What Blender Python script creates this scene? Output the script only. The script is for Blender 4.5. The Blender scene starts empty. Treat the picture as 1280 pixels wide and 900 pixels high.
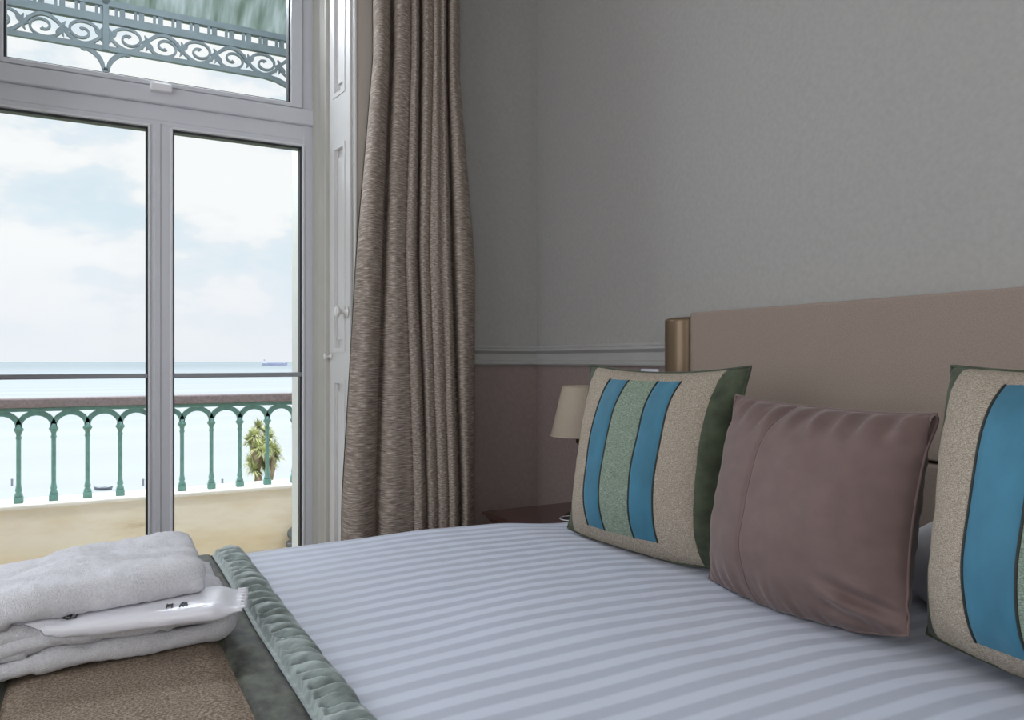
import bpy, bmesh, math, random
from mathutils import Vector, Matrix, noise
PI = math.pi
R = math.radians
random.seed(4)
S = bpy.context.scene
C = S.collection
H = 1.02                      # camera height above the room floor


# ------------------------------------------------------------------ materials
def mat(name):
    m = bpy.data.materials.new(name)
    m.use_nodes = True
    nt = m.node_tree
    return m, nt, nt.nodes['Principled BSDF']


def N(nt, typ, **kw):
    n = nt.nodes.new(typ)
    for k, v in kw.items():
        if k.startswith('i_'):
            key = k[2:]
            key = int(key) if key.isdigit() else key
            n.inputs[key].default_value = v
        else:
            setattr(n, k, v)
    return n


def L(nt, a, ao, b, bi):
    nt.links.new(a.outputs[ao], b.inputs[bi])


def coords(nt, scale=(1, 1, 1), rot=(0, 0, 0), out='Object'):
    tc = N(nt, 'ShaderNodeTexCoord')
    mp = N(nt, 'ShaderNodeMapping')
    mp.inputs['Scale'].default_value = scale
    mp.inputs['Rotation'].default_value = rot
    L(nt, tc, out, mp, 'Vector')
    return mp


def ramp(nt, stops):
    r = N(nt, 'ShaderNodeValToRGB')
    cr = r.color_ramp
    while len(cr.elements) < len(stops):
        cr.elements.new(0.5)
    for e, (p, c) in zip(cr.elements, stops):
        e.position = p
        e.color = (c[0], c[1], c[2], 1)
    return r


def simple(name, col, rough=0.6, var=0.08, scale=(8, 8, 8), bump=0.0, bscale=None, bdist=0.002,
           sheen=0.0, metal=0.0, spec=None, detail=4, coat=0.0):
    m, nt, p = mat(name)
    mp = coords(nt, scale)
    nz = N(nt, 'ShaderNodeTexNoise')
    nz.inputs['Scale'].default_value = 1.0
    nz.inputs['Detail'].default_value = detail
    L(nt, mp, 0, nz, 'Vector')
    lo = [max(0, c * (1 - var)) for c in col]
    hi = [min(1, c * (1 + var)) for c in col]
    r = ramp(nt, [(0.3, lo), (0.7, hi)])
    L(nt, nz, 'Fac', r, 'Fac')
    L(nt, r, 'Color', p, 'Base Color')
    p.inputs['Roughness'].default_value = rough
    p.inputs['Metallic'].default_value = metal
    if spec is not None:
        p.inputs['Specular IOR Level'].default_value = spec
    if sheen:
        p.inputs['Sheen Weight'].default_value = sheen
        p.inputs['Sheen Roughness'].default_value = 0.4
    if coat:
        p.inputs['Coat Weight'].default_value = coat
        p.inputs['Coat Roughness'].default_value = 0.15
    if bump:
        mp2 = coords(nt, bscale or scale)
        n2 = N(nt, 'ShaderNodeTexNoise')
        n2.inputs['Scale'].default_value = 1.0
        n2.inputs['Detail'].default_value = 3
        L(nt, mp2, 0, n2, 'Vector')
        b = N(nt, 'ShaderNodeBump')
        b.inputs['Strength'].default_value = bump
        b.inputs['Distance'].default_value = bdist
        L(nt, n2, 'Fac', b, 'Height')
        L(nt, b, 'Normal', p, 'Normal')
    return m


def wall_mat():
    """Painted paper: grey-green above the dado, mauve below it."""
    m, nt, p = mat('wall_paper')
    tc = N(nt, 'ShaderNodeTexCoord')
    sp = N(nt, 'ShaderNodeSeparateXYZ')
    L(nt, tc, 'Object', sp, 0)
    gt = N(nt, 'ShaderNodeMath', operation='GREATER_THAN')
    gt.inputs[1].default_value = 1.03
    L(nt, sp, 'Z', gt, 0)
    mp = coords(nt, (70, 70, 70))
    nz = N(nt, 'ShaderNodeTexNoise', i_Scale=1.0, i_Detail=5.0)
    L(nt, mp, 0, nz, 'Vector')
    up = ramp(nt, [(0.3, (.365, .357, .338)), (0.7, (.405, .397, .378))])
    dn = ramp(nt, [(0.3, (.255, .20, .183)), (0.7, (.30, .238, .22))])
    L(nt, nz, 'Fac', up, 'Fac')
    L(nt, nz, 'Fac', dn, 'Fac')
    mx = N(nt, 'ShaderNodeMix', data_type='RGBA')
    L(nt, gt, 0, mx, 'Factor')
    L(nt, dn, 'Color', mx, 'A')
    L(nt, up, 'Color', mx, 'B')
    nt.links.new(mx.outputs['Result'], p.inputs['Base Color'])
    p.inputs['Roughness'].default_value = 0.75
    b = N(nt, 'ShaderNodeBump', i_Strength=0.18, i_Distance=0.002)
    vz = N(nt, 'ShaderNodeTexVoronoi', i_Scale=1.0)
    mp2 = coords(nt, (55, 55, 40))
    L(nt, mp2, 0, vz, 'Vector')
    L(nt, vz, 'Distance', b, 'Height')
    L(nt, b, 'Normal', p, 'Normal')
    return m


def duvet_mat():
    m, nt, p = mat('satin_stripe_cotton')
    tc = N(nt, 'ShaderNodeTexCoord')
    sp = N(nt, 'ShaderNodeSeparateXYZ')
    L(nt, tc, 'UV', sp, 0)
    a = N(nt, 'ShaderNodeMath', operation='MULTIPLY_ADD')
    a.inputs[1].default_value = 2 * PI / 0.048
    a.inputs[2].default_value = -0.9854 * 2 * PI / 0.048 + PI
    L(nt, sp, 'Y', a, 0)
    c = N(nt, 'ShaderNodeMath', operation='COSINE')
    L(nt, a, 0, c, 0)
    mr = N(nt, 'ShaderNodeMapRange')
    mr.inputs['From Min'].default_value = -0.35
    mr.inputs['From Max'].default_value = 0.35
    L(nt, c, 0, mr, 'Value')
    mx = N(nt, 'ShaderNodeMix', data_type='RGBA')
    mx.inputs['A'].default_value = (.53, .565, .655, 1)
    mx.inputs['B'].default_value = (.655, .695, .80, 1)
    L(nt, mr, 0, mx, 'Factor')
    nt.links.new(mx.outputs['Result'], p.inputs['Base Color'])
    rr = N(nt, 'ShaderNodeMapRange')
    rr.inputs['To Min'].default_value = 0.45
    rr.inputs['To Max'].default_value = 0.6
    L(nt, mr, 0, rr, 'Value')
    L(nt, rr, 0, p, 'Roughness')
    p.inputs['Specular IOR Level'].default_value = 0.25
    mp = coords(nt, (9, 14, 9))
    nz = N(nt, 'ShaderNodeTexNoise', i_Scale=1.0, i_Detail=6.0)
    L(nt, mp, 0, nz, 'Vector')
    b = N(nt, 'ShaderNodeBump', i_Strength=0.25, i_Distance=0.006)
    L(nt, nz, 'Fac', b, 'Height')
    L(nt, b, 'Normal', p, 'Normal')
    return m


def streak_mat():
    """Slubby curtain cloth: short horizontal streaks of taupe, grey and straw."""
    m, nt, p = mat('slub_curtain_cloth')
    mp = coords(nt, (20, 250, 1), out='UV')
    n1 = N(nt, 'ShaderNodeTexNoise', i_Scale=1.0, i_Detail=5.0, i_Roughness=0.7)
    L(nt, mp, 0, n1, 'Vector')
    r1 = ramp(nt, [(0.30, (.05, .036, .03)), (0.45, (.28, .222, .19)), (0.55, (.46, .39, .33)), (0.66, (.86, .79, .70))])
    L(nt, n1, 'Fac', r1, 'Fac')
    mp2 = coords(nt, (9, 16, 1), out='UV')
    n2 = N(nt, 'ShaderNodeTexNoise', i_Scale=1.0, i_Detail=3.0)
    L(nt, mp2, 0, n2, 'Vector')
    r2 = ramp(nt, [(0.35, (.30, .245, .205)), (0.65, (.36, .30, .265))])
    L(nt, n2, 'Fac', r2, 'Fac')
    mx = N(nt, 'ShaderNodeMix', data_type='RGBA')
    mx.inputs['Factor'].default_value = 0.25
    L(nt, r1, 'Color', mx, 'A')
    L(nt, r2, 'Color', mx, 'B')
    nt.links.new(mx.outputs['Result'], p.inputs['Base Color'])
    p.inputs['Roughness'].default_value = 0.85
    p.inputs['Specular IOR Level'].default_value = 0.15
    b = N(nt, 'ShaderNodeBump', i_Strength=0.4, i_Distance=0.002)
    L(nt, n1, 'Fac', b, 'Height')
    L(nt, b, 'Normal', p, 'Normal')
    return m


def weave_mat(name, lo, mid, hi, freq=260.0, sx=1.0, sy=1.0):
    m, nt, p = mat(name)
    mp = coords(nt, (freq * sx, freq * sy, freq * sx))
    n1 = N(nt, 'ShaderNodeTexNoise', i_Scale=1.0, i_Detail=3.0, i_Roughness=0.6)
    L(nt, mp, 0, n1, 'Vector')
    r1 = ramp(nt, [(0.33, lo), (0.5, mid), (0.66, hi)])
    L(nt, n1, 'Fac', r1, 'Fac')
    L(nt, r1, 'Color', p, 'Base Color')
    p.inputs['Roughness'].default_value = 0.9
    p.inputs['Specular IOR Level'].default_value = 0.1
    b = N(nt, 'ShaderNodeBump', i_Strength=0.6, i_Distance=0.0022)
    L(nt, n1, 'Fac', b, 'Height')
    L(nt, b, 'Normal', p, 'Normal')
    return m


def glass_mat():
    m = bpy.data.materials.new('window_glass')
    m.use_nodes = True
    nt = m.node_tree
    nt.nodes.clear()
    out = N(nt, 'ShaderNodeOutputMaterial')
    tr = N(nt, 'ShaderNodeBsdfTransparent')
    tr.inputs['Color'].default_value = (.97, .985, .985, 1)
    gl = N(nt, 'ShaderNodeBsdfGlossy')
    gl.inputs['Roughness'].default_value = 0.02
    fr = N(nt, 'ShaderNodeFresnel', i_IOR=1.13)
    mx = N(nt, 'ShaderNodeMixShader')
    L(nt, fr, 0, mx, 0)
    L(nt, tr, 0, mx, 1)
    L(nt, gl, 0, mx, 2)
    L(nt, mx, 0, out, 0)
    return m


def roof_mat():
    """Weathered translucent veranda roofing."""
    m, nt, p = mat('translucent_roofing')
    mp = coords(nt, (26, 3.5, 3.5))
    n1 = N(nt, 'ShaderNodeTexNoise', i_Scale=1.0, i_Detail=6.0)
    L(nt, mp, 0, n1, 'Vector')
    r1 = ramp(nt, [(0.32, (.085, .115, .095)), (0.5, (.15, .19, .175)), (0.68, (.25, .29, .295))])
    L(nt, n1, 'Fac', r1, 'Fac')
    L(nt, r1, 'Color', p, 'Base Color')
    p.inputs['Roughness'].default_value = 0.6
    tl = N(nt, 'ShaderNodeBsdfTranslucent')
    L(nt, r1, 'Color', tl, 'Color')
    ms = N(nt, 'ShaderNodeMixShader')
    ms.inputs[0].default_value = 0.7
    L(nt, p, 0, ms, 1)
    L(nt, tl, 0, ms, 2)
    L(nt, ms, 0, nt.nodes['Material Output'], 0)
    return m


def parapet_mat():
    m, nt, p = mat('stained_cream_render')
    mp = coords(nt, (2.2, 2.2, 7))
    n1 = N(nt, 'ShaderNodeTexNoise', i_Scale=1.0, i_Detail=8.0, i_Roughness=0.65)
    L(nt, mp, 0, n1, 'Vector')
    r1 = ramp(nt, [(0.26, (.60, .48, .31)), (0.38, (.83, .74, .57)), (0.55, (.90, .84, .71)), (0.75, (.91, .87, .77))])
    L(nt, n1, 'Fac', r1, 'Fac')
    tc = N(nt, 'ShaderNodeTexCoord')
    sp = N(nt, 'ShaderNodeSeparateXYZ')
    L(nt, tc, 'Object', sp, 0)
    mr = N(nt, 'ShaderNodeMapRange')
    mr.inputs['From Min'].default_value = 0.02
    mr.inputs['From Max'].default_value = 0.14
    L(nt, sp, 'Z', mr, 'Value')
    mx = N(nt, 'ShaderNodeMix', data_type='RGBA', blend_type='MULTIPLY')
    mx.inputs['Factor'].default_value = 1.0
    r2 = ramp(nt, [(0.0, (1, .96, .86)), (1.0, (1, 1, 1))])
    L(nt, mr, 0, r2, 'Fac')
    L(nt, r1, 'Color', mx, 'A')
    L(nt, r2, 'Color', mx, 'B')
    nt.links.new(mx.outputs['Result'], p.inputs['Base Color'])
    p.inputs['Roughness'].default_value = 0.9
    return m


M = {}
M['wall'] = wall_mat()
M['ceil'] = simple('ceiling_paint', (.78, .78, .77), .8)
M['carpet'] = simple('carpet', (.22, .18, .16), .95, .15, (60, 60, 60), .4)
M['dado'] = simple('dado_paint', (.42, .42, .405), .45, .03)
M['arch'] = simple('warm_wall_paint', (.50, .45, .40), .6, .03)
M['upvc'] = simple('white_window_plastic', (.69, .705, .75), .32, .02)
M['gasket'] = simple('black_gasket', (.03, .032, .035), .5, .1)
M['bar'] = simple('grey_rail_metal', (.32, .34, .37), .4, .05)
M['bead'] = simple('white_bead_plastic', (.80, .81, .85), .3, .02)
M['catch'] = simple('white_catch_plastic', (.88, .88, .90), .35, .02)
M['paint'] = simple('gloss_joinery_paint', (.74, .73, .72), .4, .02)
M['stop'] = simple('cream_beading_paint', (.56, .55, .50), .35, .03)
M['knob'] = simple('white_knob_china', (.85, .84, .82), .12, .02, coat=.6)
M['glass'] = glass_mat()
M['duvet'] = duvet_mat()
M['sheet'] = simple('white_pillow_cotton', (.74, .75, .80), .8, .03, (20, 20, 20), .15)
M['divan'] = simple('divan_cloth', (.25, .21, .19), .9, .1, (90, 90, 90))
M['head'] = weave_mat('headboard_cloth', (.29, .232, .192), (.33, .266, .222), (.37, .30, .252), 420)
M['bolster'] = simple('bronze_satin', (.185, .13, .08), .36, .08, (20, 20, 4), metal=.55)
M['maroon'] = simple('mauve_velvet', (.152, .100, .090), .75, .09, (30, 30, 30), .25, (300, 300, 300), .001, sheen=.18)
M['weave'] = weave_mat('oatmeal_boucle', (.20, .165, .125), (.365, .31, .245), (.54, .48, .395), 560, .6, 1.5)
M['runweave'] = weave_mat('runner_tweed', (.14, .105, .075), (.27, .21, .16), (.43, .36, .29), 300)
M['blue'] = simple('teal_blue_velvet', (.036, .165, .25), .7, .16, (18, 9, 18), .2, (260, 260, 260), .001, sheen=.15)
M['sage'] = weave_mat('sage_ribbed_cloth', (.10, .14, .10), (.22, .28, .215), (.37, .44, .365), 620, .3, 1.7)
M['moss'] = simple('moss_green_velvet', (.045, .058, .03), .7, .5, (26, 26, 26), .2, (250, 250, 250), .001, sheen=.12)
M['velvet'] = simple('dark_moss_band_velvet', (.052, .058, .041), .65, .85, (50, 32, 50), .3, (250, 250, 250), .001, sheen=.1)
M['piping'] = simple('dark_piping', (.018, .024, .02), .7, .1)
M['ruffle'] = simple('sage_ruffle_velvet', (.235, .285, .27), .5, .4, (22, 70, 40), .3, (300, 300, 300), .001, sheen=.45)
M['towel'] = simple('white_terry', (.80, .80, .84), .95, .09, (300, 300, 300), .7, (620, 620, 620), .004, sheen=.3)
M['packet'] = simple('white_wrapper', (.80, .80, .86), .28, .02, (10, 10, 10), .35, (45, 90, 90), .004)
M['ink'] = simple('grey_print', (.05, .05, .06), .6, .05)
M['curtain'] = streak_mat()
M['lining'] = simple('cream_lining', (.62, .57, .50), .85, .03)
M['mahog'] = simple('polished_mahogany', (.05, .0135, .009), .25, .35, (4, 60, 60), coat=.5)
M['shade'] = simple('ivory_shade_cloth', (.46, .385, .30), .8, .04, (200, 200, 200), .15)
M['brass'] = simple('aged_brass', (.15, .11, .06), .3, .1, metal=1.0)
M['plate'] = simple('white_socket_plastic', (.80, .80, .88), .3, .02)
M['parapet'] = parapet_mat()
M['coping'] = simple('pale_coping', (.86, .83, .76), .85, .05, (9, 9, 9))
M['green'] = simple('verdigris_ironwork_paint', (.17, .34, .30), .5, .12, (40, 40, 40))
M['iron'] = simple('blue_grey_ironwork_paint', (.115, .15, .168), .55, .10, (20, 20, 20))
M['handrail'] = simple('weathered_brown_rail', (.27, .22, .225), .6, .2, (90, 90, 90))
M['tile'] = simple('balcony_slab', (.52, .45, .36), .85, .12, (5, 5, 5))
M['jamb'] = simple('exterior_white_masonry', (.62, .62, .59), .8, .03)
M['roof'] = roof_mat()
M['pipe'] = simple('grey_pipe', (.16, .17, .17), .6, .1)
M['leaf'] = simple('cordyline_leaf', (.50, .52, .27), .6, .35, (1.2, 1.2, 1.2))
M['trunk'] = simple('cordyline_bark', (.34, .25, .20), .9, .25, (6, 6, 6))
M['grass'] = simple('cliff_grass', (.20, .26, .10), .95, .3, (.3, .3, .3))
M['hull'] = simple('ship_hull_paint', (.36, .39, .55), .6, .1, (.02, .02, .02))
M['cabin'] = simple('ship_cabin_paint', (.70, .72, .76), .6, .05)
M['boat'] = simple('grey_boat_paint', (.20, .22, .25), .6, .1)

mS, nt, p = mat('sea_water')
mp = coords(nt, (.004, .03, 1))
nz = N(nt, 'ShaderNodeTexNoise', i_Scale=1.0, i_Detail=6.0)
L(nt, mp, 0, nz, 'Vector')
tcs = N(nt, 'ShaderNodeTexCoord')
sps = N(nt, 'ShaderNodeSeparateXYZ')
L(nt, tcs, 'Object', sps, 0)
mrs = N(nt, 'ShaderNodeMapRange')
mrs.inputs['From Min'].default_value = 200
mrs.inputs['From Max'].default_value = 2500
L(nt, sps, 'Y', mrs, 'Value')
rs = ramp(nt, [(0.0, (.335, .35, .37)), (0.25, (.31, .335, .355)), (1.0, (.23, .26, .28))])
L(nt, mrs, 0, rs, 'Fac')
mxs = N(nt, 'ShaderNodeMix', data_type='RGBA', blend_type='MULTIPLY')
mxs.inputs['Factor'].default_value = 1
r3 = ramp(nt, [(0.35, (.95, .95, .96)), (0.65, (1.03, 1.03, 1.02))])
L(nt, nz, 'Fac', r3, 'Fac')
L(nt, rs, 'Color', mxs, 'A')
L(nt, r3, 'Color', mxs, 'B')
nt.links.new(mxs.outputs['Result'], p.inputs['Base Color'])
p.inputs['Roughness'].default_value = 0.9
p.inputs['Specular IOR Level'].default_value = 0.0
M['sea'] = mS


# ------------------------------------------------------------------ object helpers
def obj(name, bm, m, parent=None, smooth=False, local=False, recalc=True):
    """Link one mesh object. Vertices are in room coordinates unless local."""
    if recalc:
        bmesh.ops.recalc_face_normals(bm, faces=bm.faces[:])
    if parent is not None and not local:
        bmesh.ops.translate(bm, verts=bm.verts[:], vec=-abs_loc(parent))
    me = bpy.data.meshes.new(name)
    bm.to_mesh(me)
    bm.free()
    if smooth:
        for f in me.polygons:
            f.use_smooth = True
    me.materials.append(m)
    o = bpy.data.objects.new(name, me)
    C.objects.link(o)
    if parent is not None:
        o.parent = parent
    return o


def abs_loc(o):
    v = Vector(o.location)
    while o.parent is not None:
        o = o.parent
        v = v + Vector(o.location)
    return v


def tag(o, label, cat, group=None):
    o['label'] = label
    o['category'] = cat
    if group:
        o['group'] = group
    return o


def thing(name, label, cat, loc=(0, 0, 0), group=None):
    o = bpy.data.objects.new(name, None)
    o.empty_display_size = 0.05
    C.objects.link(o)
    o.location = loc
    return tag(o, label, cat, group)


def struct(name, bm, m, smooth=False, parent=None):
    o = obj(name, bm, m, parent, smooth)
    if parent is None:
        o['kind'] = 'structure'
    return o


def box(bm, x0, x1, y0, y1, z0, z1, bev=0.0, seg=2):
    r = bmesh.ops.create_cube(bm, size=1.0)
    vs = r['verts']
    for v in vs:
        v.co = Vector(((x0 + x1) / 2 + v.co.x * (x1 - x0), (y0 + y1) / 2 + v.co.y * (y1 - y0), (z0 + z1) / 2 + v.co.z * (z1 - z0)))
    if bev:
        es = list({e for v in vs for e in v.link_edges})
        bmesh.ops.bevel(bm, geom=es, offset=bev, segments=seg, affect='EDGES', profile=0.5)
    return bm


def B(*a, **k):
    return box(bmesh.new(), *a, **k)


def prism(bm, pts, axis, a, b):
    """Closed polygon pts extruded between a and b along axis 'x','y' or 'z'."""
    def mk(p, t):
        if axis == 'x':
            return (t, p[0], p[1])
        if axis == 'y':
            return (p[0], t, p[1])
        return (p[0], p[1], t)
    va = [bm.verts.new(mk(p, a)) for p in pts]
    vb = [bm.verts.new(mk(p, b)) for p in pts]
    bm.faces.new(va)
    bm.faces.new(vb[::-1])
    n = len(pts)
    for i in range(n):
        j = (i + 1) % n
        bm.faces.new((va[i], vb[i], vb[j], va[j]))
    return bm


def lathe(bm, prof, c, seg=20, axis='z'):
    """prof: (radius, height) pairs; c the base point."""
    rings = []
    for r, h in prof:
        ring = []
        for k in range(seg):
            a = 2 * PI * k / seg
            q = (r * math.cos(a), r * math.sin(a), h)
            if axis == 'x':
                q = (h, q[0], q[1])
            elif axis == 'y':
                q = (q[0], h, q[1])
            ring.append(bm.verts.new((c[0] + q[0], c[1] + q[1], c[2] + q[2])))
        rings.append(ring)
    for a, b in zip(rings, rings[1:]):
        for k in range(seg):
            j = (k + 1) % seg
            bm.faces.new((a[k], a[j], b[j], b[k]))
    bm.faces.new(rings[0][::-1])
    bm.faces.new(rings[-1])
    return bm


def tube(bm, pts, rad, seg=8, caps=True):
    pts = [Vector(p) for p in pts]
    rings = []
    for i, p_ in enumerate(pts):
        d = (pts[min(i + 1, len(pts) - 1)] - pts[max(i - 1, 0)]).normalized()
        up = Vector((0, 0, 1)) if abs(d.z) < 0.9 else Vector((1, 0, 0))
        u = d.cross(up).normalized()
        w = d.cross(u).normalized()
        r = rad[i] if isinstance(rad, (list, tuple)) else rad
        rings.append([bm.verts.new(p_ + (u * math.cos(2 * PI * k / seg) + w * math.sin(2 * PI * k / seg)) * r) for k in range(seg)])
    for a, b in zip(rings, rings[1:]):
        for k in range(seg):
            j = (k + 1) % seg
            bm.faces.new((a[k], a[j], b[j], b[k]))
    if caps:
        bm.faces.new(rings[0][::-1])
        bm.faces.new(rings[-1])
    return bm


def flatbar(bm, pts, w, y0, y1):
    """A flat cast bar following (x, z) points, width w (number or list), between depths y0 and y1."""
    rows = []
    n = len(pts)
    for i, (x, z) in enumerate(pts):
        a, b = pts[max(i - 1, 0)], pts[min(i + 1, n - 1)]
        dx, dz = b[0] - a[0], b[1] - a[1]
        l = math.hypot(dx, dz) or 1
        nx, nz_ = -dz / l, dx / l
        ww = (w[i] if isinstance(w, (list, tuple)) else w) / 2
        rows.append([bm.verts.new((x + nx * ww, y0, z + nz_ * ww)), bm.verts.new((x - nx * ww, y0, z - nz_ * ww)),
                     bm.verts.new((x - nx * ww, y1, z - nz_ * ww)), bm.verts.new((x + nx * ww, y1, z + nz_ * ww))])
    for a, b in zip(rows, rows[1:]):
        for k in range(4):
            j = (k + 1) % 4
            bm.faces.new((a[k], a[j], b[j], b[k]))
    bm.faces.new(rows[0][::-1])
    bm.faces.new(rows[-1])
    return bm


def grid(bm, nu, nv, fn, uv=None):
    """Sheet of (nu+1) x (nv+1) points fn(i/nu, j/nv); optional uv(i/nu, j/nv)."""
    vs = [[bm.verts.new(fn(i / nu, j / nv)) for j in range(nv + 1)] for i in range(nu + 1)]
    lay = bm.loops.layers.uv.verify() if uv else None
    for i in range(nu):
        for j in range(nv):
            f = bm.faces.new((vs[i][j], vs[i + 1][j], vs[i + 1][j + 1], vs[i][j + 1]))
            if uv:
                for lp, (a, b) in zip(f.loops, ((i, j), (i + 1, j), (i + 1, j + 1), (i, j + 1))):
                    lp[lay].uv = uv(a / nu, b / nv)
    return vs


def sm(a, b, x):
    t = min(1, max(0, (x - a) / (b - a)))
    return t * t * (3 - 2 * t)


def nz3(x, y, z):
    return noise.noise(Vector((x, y, z)))


# ------------------------------------------------------------------ room shell
XR, YW = 1.66, 2.82          # headboard wall, window wall (inner faces)
XL, YB, ZC = -2.6, -1.6, 3.0
YF = 3.20                    # inner face of the door frame
XM = 0.222                   # centre line of the door opening

struct('floor', B(XL - .1, XR + .1, YB - .1, 3.2, -.1, 0), M['carpet'])
struct('ceiling', B(XL - .1, XR + .1, YB - .1, 3.57, ZC, ZC + .1), M['ceil'])
struct('wall_right', B(XR, XR + .12, YB - .1, 3.57, 0, ZC), M['wall'])
bm = bmesh.new()
box(bm, XL - .1, -1.6, YB - .12, YB, 0, ZC)
box(bm, 0.2, XR + .12, YB - .12, YB, 0, ZC)
box(bm, -1.6, 0.2, YB - .12, YB, 0, .8)
box(bm, -1.6, 0.2, YB - .12, YB, 2.5, ZC)
struct('wall_back', bm, M['wall'])  # unseen opening added to let the back fill lamp in
# window wall: masonry each side of the door opening, with a splayed reveal
def jamb_poly(sgn):
    q = [(.636, 2.82), (1.44, 2.82), (1.44, 3.57), (.578, 3.57), (.578, 3.27), (.596, 3.27), (.596, 3.20), (.606, 3.055), (.66, 3.055), (.67, 2.84), (.636, 2.84)]
    return [(XM + sgn * a, b) for a, b in q]
bm = prism(bmesh.new(), jamb_poly(1), 'z', -.04, ZC)
struct('wall_window', bm, M['wall'])
q = [(XM - a if i not in (1, 2) else -1.0, b) for i, (a, b) in enumerate([(.636, 2.82), (0, 2.82), (0, 3.57), (.578, 3.57), (.578, 3.27), (.596, 3.27), (.596, 3.20), (.606, 3.055), (.66, 3.055), (.67, 2.84), (.636, 2.84)])]
bm = prism(bmesh.new(), q, 'z', -.04, ZC)
box(bm, XL - .1, -2.2, YW, 3.57, -.04, ZC)
box(bm, -2.2, -1.0, YW, 3.57, 2.6, ZC)
struct('wall_window_side', bm, M['wall'])  # unseen gap left in this wall for the second fill lamp
struct('wall_lintel', B(-.42, .87, YW, 3.57, 2.86, ZC), M['wall'])
# left wall with a broad unseen opening for the side fill lamp
bm = bmesh.new()
box(bm, XL - .12, XL, YB, -.6, 0, ZC)
box(bm, XL - .12, XL, 1.6, 3.57, 0, ZC)
box(bm, XL - .12, XL, -.6, 1.6, 0, .75)
box(bm, XL - .12, XL, -.6, 1.6, 2.55, ZC)
struct('wall_left', bm, M['wall'])
# architrave strip beside the reveal
struct('trim_3', B(.858, .868, 2.806, YW, 0, ZC - .12, bev=.003), M['paint'])
struct('trim_4', B(.868, 1.02, 2.812, YW, 0, ZC - .1), M['arch'])

# dado rail along both walls
dprof = [(0, .998), (.012, .998), (.018, 1.004), (.018, 1.014), (.010, 1.020), (.010, 1.046), (.016, 1.050), (.026, 1.058), (.026, 1.066), (.014, 1.072), (.008, 1.080), (0, 1.080)]
bm = prism(bmesh.new(), [(XR - d, z) for d, z in dprof], 'y', YB, YW)
struct('trim_1', bm, M['dado'])
bm = prism(bmesh.new(), [(YW - d, z) for d, z in dprof], 'x', 1.02, XR)
struct('trim_2', bm, M['dado'])
struct('baseboard_right', B(XR - .018, XR, YB, YW, 0, .17, bev=.004), M['paint'])

# ------------------------------------------------------------------ the French door and the light above it
def frame_rail(bm, x0, x1, z0, z1, y0=YF, y1=YF + .07, bev=.005):
    return box(bm, x0, x1, y0, y1, z0, z1, bev)

door = bpy.data.objects.new('door_1', None)
C.objects.link(door)
door.location = (XM, YF, 0)
door['kind'] = 'structure'
door['label'] = 'white two leaf glazed balcony door with grey crossbars'
ZT = H + .878                # top of the door glass
XI0, XI1 = -.316, .755       # outer glass edges
bm = bmesh.new()
frame_rail(bm, XI1 + .006, .812, 0, H + 1.04)
frame_rail(bm, XM - .59, XI0 - .006, 0, H + 1.04)
frame_rail(bm, XM - .588, .8105, H + .905, H + .972, YF + .0012, YF + .0688, bev=.006)
box(bm, XM - .5875, .8095, YF - .018, YF + .0665, H + .968, H + 1.034, .008, 3)
frame_rail(bm, XM - .587, .809, ZT + .006, H + .91, YF + .0024, YF + .0676)
frame_rail(bm, XI0 - .01, XI1 + .01, .001, .10, YF + .003, YF + .066)
obj('door_frame', bm, M['upvc'], door)
bm = bmesh.new()
frame_rail(bm, .1786 + .006, .27 - .006, .02, ZT + .02)
box(bm, .1786 + .022, .2245, YF - .006, YF + .02, .02, ZT + .02, .003)
obj('meeting_stile', bm, M['upvc'], door)
for x0, x1 in ((XI0, .1786), (.27, XI1)):
    bm = bmesh.new()
    t = .012
    for a in ((x0 - .004, x0 + .0035, .09, ZT + .003), (x1 - .0035, x1 + .004, .09, ZT + .003), (x0, x1, ZT - .0045, ZT + .004), (x0, x1, .09, .104)):
        box(bm, a[0], a[1], YF + .012, YF + .05, a[2], a[3])
    obj('gasket', bm, M['gasket'], door)
    bm = bmesh.new()
    for a in ((x0 - .012, x0 - .003, .09, ZT + .012), (x1 + .003, x1 + .012, .09, ZT + .012), (x0 - .012, x1 + .012, ZT + .004, ZT + .013)):
        box(bm, a[0], a[1], YF - .006, YF + .02, a[2], a[3], .003)
    obj('glazing_bead', bm, M['bead'], door)
    obj('pane', B(x0, x1, YF + .028, YF + .034, .1, ZT), M['glass'], door)
    obj('crossbar', B(x0 - .002, x1 + .002, YF + .002, YF + .026, H - .069, H - .051, bev=.004), M['bar'], door)

win = bpy.data.objects.new('window_1', None)
C.objects.link(win)
win.location = (XM, YF, H + 1.04)
win['kind'] = 'structure'
win['label'] = 'white hinged transom window above the balcony door'
GB = H + 1.06
GL, GR = -.271, .7066
ZTT = 2.80
bm = bmesh.new()
frame_rail(bm, .758, .812, H + 1.036, 2.86)
frame_rail(bm, XM - .59, XM - .536, H + 1.034, 2.86)
frame_rail(bm, XM - .588, .8105, 2.825, 2.8595, YF + .001, YF + .069)
obj('window_frame', bm, M['upvc'], win)
bm = bmesh.new()
ys = YF - .012
box(bm, GR + .004, .757, ys, YF + .06, H + 1.036, 2.83, .006, 3)
box(bm, XM - .535, GL - .004, ys, YF + .06, H + 1.036, 2.83, .006, 3)
box(bm, XM - .534, .7555, ys + .001, YF + .059, H + 1.0365, GB - .004, .006, 3)
box(bm, XM - .534, .7555, ys + .001, YF + .059, ZTT, 2.8295, .006, 3)
obj('sash', bm, M['upvc'], win)
bm = bmesh.new()
for a in ((GL - .004, GL + .003, GB, ZTT), (GR - .003, GR + .005, GB, ZTT), (GL, GR, GB - .004, GB + .002)):
    box(bm, a[0], a[1], YF + .005, YF + .05, a[2], a[3])
obj('gasket', bm, M['gasket'], win)
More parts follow.
